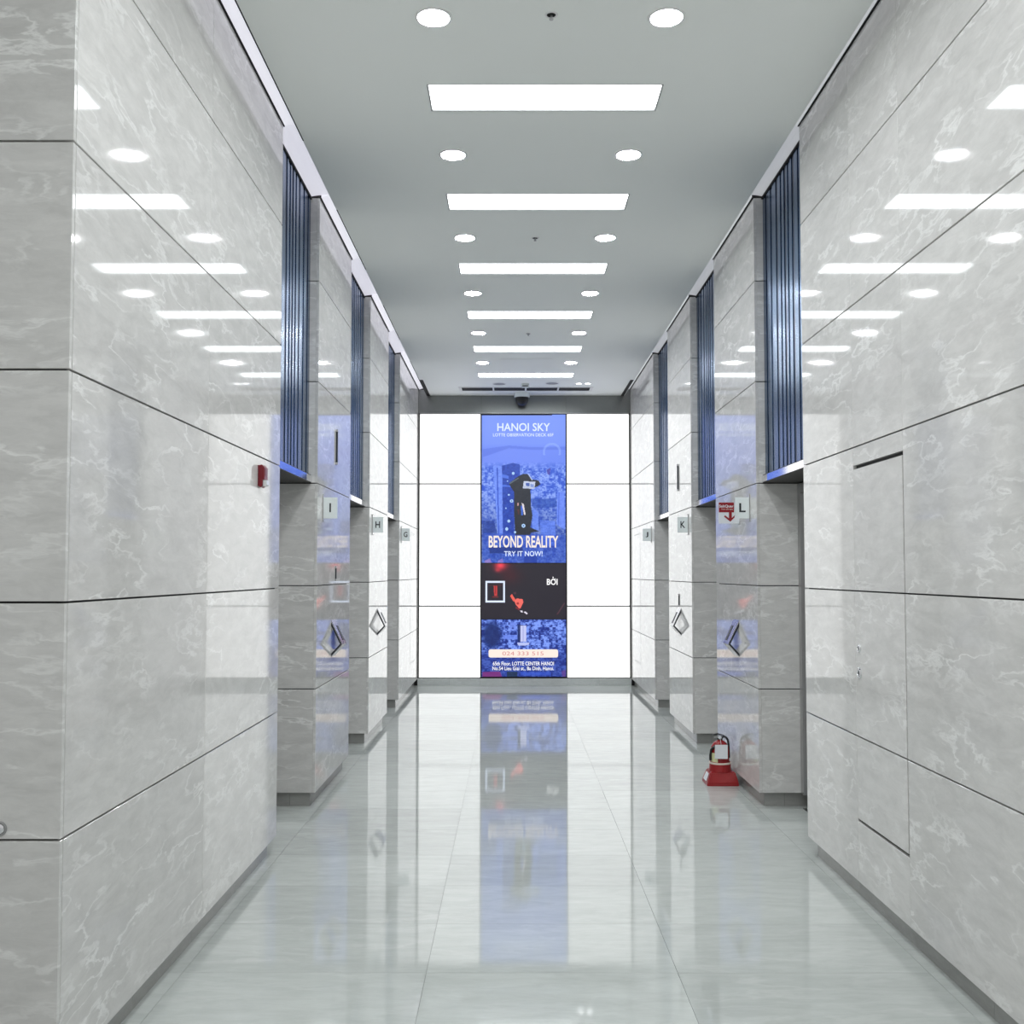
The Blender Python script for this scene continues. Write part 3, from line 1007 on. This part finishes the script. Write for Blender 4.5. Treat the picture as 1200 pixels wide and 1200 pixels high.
def call_fixture(U, y, label):
    z0, za, z1 = EYE - 0.664, EYE - 0.565, EYE - 0.375
    t = thing('call_fixture', label, 'lift button', (U(0), y, z0), 'folded steel lift call fixtures')
    p, th = 0.088, 0.016
    ya, wd = y - 0.09, 0.20
    prism('upper_arm', [(U(-0.0005), ya, z1), (U(-p), ya, za), (U(-p + th * 1.1), ya, za + 0.004), (U(-0.0005), ya, z1 - 0.045)], (0, wd, 0), 'satin', t)
    prism('lower_arm', [(U(-0.0005), ya, z0), (U(-p), ya, za - 0.0005), (U(-p + th * 1.1), ya, za + 0.0035), (U(-0.0005), ya, z0 + 0.026)], (0, wd, 0), 'satin', t)
    # dark front edges facing the corridor mouth
    prism('edge_trim', [(U(-0.0006), ya - 0.002, z1 - 0.018), (U(-p + 0.004), ya - 0.002, za + 0.004), (U(-p + th * 1.1), ya - 0.002, za + 0.004), (U(-0.0006), ya - 0.002, z1 - 0.046)], (0, 0.0018, 0), 'ink', t)
    prism('edge_trim', [(U(-0.0006), ya - 0.002, z0 + 0.006), (U(-p + 0.004), ya - 0.002, za), (U(-p + th * 1.1), ya - 0.002, za + 0.004), (U(-0.0006), ya - 0.002, z0 + 0.027)], (0, 0.0018, 0), 'ink', t)
    # button strip let into the sloping face
    a = Vector((U(-0.022), y + 0.02, z1 - 0.048))
    b = Vector((U(-0.076), y + 0.02, za + 0.026))
    n = Vector((U(-1) - U(0), 0, 0.45)).normalized() * 0.0015
    prism('button_strip', [a + n, b + n, b + n + Vector((0, 0.06, 0)), a + n + Vector((0, 0.06, 0))], n * 0.8, 'ink', t)


call_fixture(UL, 8.19, 'folded chrome lift call fixture below the letter I sign')
call_fixture(UL, 10.93, 'folded chrome lift call fixture below the letter H sign')
call_fixture(UR, 8.19, 'folded chrome lift call fixture below the letter L sign')
call_fixture(UR, 10.97, 'folded chrome lift call fixture below the letter K sign')


def lantern(U, y, za, zb, label, name, pr, mat):
    t = thing(name, label, 'lift indicator', (U(0), y, za))
    box('housing', (U(-pr), y - 0.012, za), (U(-0.0005), y + 0.012, zb), mat, t, bevel=0.002)
    box('cap', (U(-pr * 1.15), y - 0.014, zb), (U(-0.0005), y + 0.03, zb + 0.018), 'steel', t)
    box('foot', (U(-pr * 1.15), y - 0.014, za - 0.016), (U(-0.0005), y + 0.014, za), 'steel', t)


lantern(UL, 8.26, EYE + 0.89, EYE + 1.14, 'tall slim black hall lantern above the letter I sign', 'hall_lantern', 0.014, 'ink')
lantern(UR, 11.0, EYE + 0.895, EYE + 1.15, 'tall slim black hall lantern above the letter K sign', 'hall_lantern', 0.014, 'ink')
lantern(UL, 8.27, EYE - 0.05, EYE + 0.035, 'short slim black indicator between the letter I sign and call fixture', 'lift_indicator', 0.009, 'ink')
lantern(UR, 11.0, EYE - 0.345, EYE - 0.245, 'short slim black indicator just above the call fixture near letter K', 'lift_indicator', 0.009, 'ink')

# red and white arrow notice beside the L sign
t = thing('arrow_notice', 'white notice with red block and down arrow beside the letter L', 'sign', (1.62, 7.655, 2.06))
nx0, nx1, nz0, nz1, ny = 1.542, 1.662, 2.062, 2.222, 7.655
box('board', (nx0, ny, nz0), (nx1 + 0.035, ny + 0.004, nz0 + 0.055), 'paper', t)
box('board', (nx0, ny, nz0 + 0.055), (nx1, ny + 0.004, nz1), 'paper', t)
box('red_block', (nx0 + 0.002, ny - 0.001, nz1 - 0.076), (nx1 - 0.004, ny, nz1 - 0.002), 'print_red', t)
lettering('lettering', 'SaltQuar', nx0 + 0.005, nx1 - 0.008, nz1 - 0.031, 0.024, ny - 0.0014, 'paper', t, 0.02)
lettering('lettering', 'Tham gia ngay', nx0 + 0.018, nx1 - 0.012, nz1 - 0.053, 0.011, ny - 0.0014, 'band', t, 0.01)
cx = nx0 + 0.088
prism('arrow', [(cx - 0.011, ny - 0.001, nz1 - 0.076), (cx - 0.011, ny - 0.001, nz0 + 0.040), (cx - 0.040, ny - 0.001, nz0 + 0.062), (cx - 0.048, ny - 0.001, nz0 + 0.052),
                (cx, ny - 0.001, nz0 + 0.014), (cx + 0.031, ny - 0.001, nz0 + 0.046), (cx + 0.031, ny - 0.001, nz0 + 0.062), (cx + 0.011, ny - 0.001, nz0 + 0.042), (cx + 0.011, ny - 0.001, nz1 - 0.076)],
      (0, 0.001, 0), 'print_red', t)
box('hook', (nx1 + 0.035, ny, nz0 - 0.006), (nx1 + 0.041, ny + 0.004, nz0 + 0.018), 'steel', t)
box('hook', (nx1 + 0.022, ny, nz0 - 0.010), (nx1 + 0.041, ny + 0.004, nz0 - 0.006), 'steel', t)
box('standoff', (nx1 - 0.004, ny + 0.004, nz0 + 0.07), (nx1 + 0.0, 7.687, nz0 + 0.09), 'steel', t)

# ------------------------------------------------------------------ fire alarm strobe on the near left wall
y0, zc = 5.77, EYE + 0.545
t = thing('fire_alarm', 'red fire alarm strobe with clear lens on the near left wall', 'alarm', (UL(0), y0, zc - 0.063))
box('back_plate', (UL(-0.006), y0 - 0.046, zc - 0.060), (UL(-0.0003), y0 + 0.046, zc + 0.060), 'dark_red', t, bevel=0.002)
prism('body', [(UL(-0.006), y0 - 0.040, zc + 0.058), (UL(-0.022), y0 - 0.040, zc + 0.062), (UL(-0.036), y0 - 0.040, zc + 0.046), (UL(-0.036), y0 - 0.040, zc - 0.02),
               (UL(-0.026), y0 - 0.040, zc - 0.024), (UL(-0.024), y0 - 0.040, zc - 0.058), (UL(-0.014), y0 - 0.040, zc - 0.066), (UL(-0.006), y0 - 0.040, zc - 0.058)], (0, 0.080, 0), 'alarm_red', t)
prism('strobe_lens', [(UL(-0.0265), y0 - 0.030, zc - 0.0245), (UL(-0.046), y0 - 0.030, zc - 0.0245), (UL(-0.048), y0 - 0.030, zc - 0.05), (UL(-0.040), y0 - 0.030, zc - 0.058), (UL(-0.0265), y0 - 0.030, zc - 0.058)], (0, 0.060, 0), 'lens', t)
box('sounder_grille', (UL(-0.038), y0 - 0.025, zc + 0.0), (UL(-0.0365), y0 + 0.025, zc + 0.04), 'dark_red', t)

# round stud on the wall face beside the camera
t = thing('wall_stud', 'round chrome stud on the stone face at the left frame edge', 'stud', (-1.622, 3.276, 0.886))
lathe('ring', [(0.017, 0.001), (0.018, 0.006), (0.022, 0.006), (0.0235, 0.0)], 'grey', (-1.622, 3.2755, 0.886), t, axis='-Y', seg=32)
lathe('cap', [(0.0172, 0.0005), (0.016, 0.005), (0.010, 0.0065), (0, 0.007)], 'chrome', (-1.622, 3.2755, 0.886), t, axis='-Y', seg=32)

# ------------------------------------------------------------------ fire extinguisher in its stand
ex, ey = 1.672, 8.33
t = thing('extinguisher_stand', 'red plastic stand on the floor under the fire extinguisher', 'stand', (ex, ey, 0))
bm = bmesh.new()
lo = [(-0.125, -0.115), (0.128, -0.115), (0.128, 0.115), (-0.125, 0.115)]
hi = [(-0.092, -0.082), (0.106, -0.082), (0.106, 0.095), (-0.092, 0.095)]
levels = [(lo, 0.0), (lo, 0.018), (hi, 0.105)]
rings = [[bm.verts.new((x, y, z)) for x, y in pts] for pts, z in levels]
for a, b in zip(rings, rings[1:]):
    for k in range(4):
        bm.faces.new((a[k], a[(k + 1) % 4], b[(k + 1) % 4], b[k]))
bm.faces.new(rings[0][::-1]); bm.faces.new(rings[-1])
bmesh.ops.recalc_face_normals(bm, faces=bm.faces)
bmesh.ops.bevel(bm, geom=[e for e in bm.edges if e.verts[0].co.z > 0.001 or e.verts[1].co.z > 0.001], offset=0.008, segments=2, affect='EDGES')
me = bpy.data.meshes.new('base'); bm.to_mesh(me); bm.free()
link('base', me, 'red_plastic', t, (ex, ey, 0))
lathe('collar', [(0.090, 0.100), (0.088, 0.112), (0.084, 0.175), (0.079, 0.178), (0.079, 0.12)], 'red_plastic', (ex, ey, 0), t, seg=40)
lathe('rim_band', [(0.0845, 0.160), (0.0875, 0.162), (0.0875, 0.173), (0.0845, 0.175)], 'band', (ex, ey, 0), t, seg=40)
prism('label', [(ex - 0.1240, ey - 0.06, 0.030), (ex - 0.1240, ey + 0.06, 0.030), (ex - 0.1005, ey + 0.05, 0.088), (ex - 0.1005, ey - 0.05, 0.088)], (-0.0015, 0, 0.0006), 'paper', t)

t = thing('fire_extinguisher', 'red fire extinguisher with black hose and hanging white tag', 'extinguisher', (ex, ey, 0.107))
lathe('cylinder', [(0.0, 0.107), (0.068, 0.108), (0.074, 0.116), (0.074, 0.285), (0.068, 0.325), (0.052, 0.355), (0.030, 0.374), (0.020, 0.378), (0.020, 0.395)],
      'red', (ex, ey, 0), t, seg=40)
lathe('valve', [(0.021, 0.383), (0.023, 0.385), (0.023, 0.398), (0.014, 0.402), (0.014, 0.418), (0.0, 0.419)], 'black_plastic', (ex, ey, 0), t, seg=20)
prism('lever', [(ex - 0.052, ey - 0.009, 0.432), (ex - 0.020, ey - 0.009, 0.442), (ex + 0.034, ey - 0.009, 0.425), (ex + 0.034, ey - 0.009, 0.417), (ex - 0.020, ey - 0.009, 0.430), (ex - 0.052, ey - 0.009, 0.424)], (0, 0.018, 0), 'black_plastic', t)
prism('carry_handle', [(ex - 0.045, ey - 0.008, 0.408), (ex + 0.010, ey - 0.008, 0.414), (ex + 0.010, ey - 0.008, 0.406), (ex - 0.045, ey - 0.008, 0.398)], (0, 0.016, 0), 'steel', t)
lathe('gauge', [(0.0, 0.0), (0.014, 0.0), (0.014, 0.008), (0.011, 0.010), (0, 0.010)], 'paper', (ex - 0.005, ey - 0.020, 0.405), t, axis='-Y', seg=20)
hose = []
for k in range(15):
    f = k / 14
    a = math.pi * 0.5 * f
    hose.append((ex + 0.016 + 0.050 * math.sin(min(1, f * 1.6) * math.pi / 2), ey - 0.03 * f, 0.405 + 0.012 * math.sin(f * 3.0) - 0.235 * max(0, f - 0.15) ** 1.5))
tube('hose', hose, 0.009, 'black_plastic', t)
hose2 = [(ex - 0.05, ey - 0.058, 0.335), (ex - 0.075, ey - 0.030, 0.30), (ex - 0.082, ey - 0.022, 0.25), (ex - 0.082, ey - 0.02, 0.20)]
tube('nozzle', hose2, 0.010, 'black_plastic', t)
# paper label wrapped on the cylinder, tag hanging in front
bm = bmesh.new()
seg = 10
for k in range(seg + 1):
    a = math.radians(190 + 55 * k / seg)
    for z in (0.185, 0.270):
        bm.verts.new((ex + 0.0745 * math.cos(a), ey + 0.0745 * math.sin(a), z))
bm.verts.ensure_lookup_table()
for k in range(seg):
    bm.faces.new((bm.verts[2 * k], bm.verts[2 * k + 2], bm.verts[2 * k + 3], bm.verts[2 * k + 1]))
me = bpy.data.meshes.new('body_label'); bm.to_mesh(me); bm.free()
o = link('body_label', me, 'yellow', t); o.location = -t.location
prism('tag', [(ex - 0.062, ey - 0.098, 0.228), (ex + 0.042, ey - 0.096, 0.226), (ex + 0.044, ey - 0.090, 0.352), (ex - 0.058, ey - 0.092, 0.352)], (0, 0.001, 0), 'paper', t)
tube('tag_string', [(ex - 0.008, ey - 0.0915, 0.350), (ex - 0.006, ey - 0.06, 0.375), (ex, ey - 0.022, 0.392)], 0.0016, 'paper', t, 6)
t.scale = (1, 1, 0.88)
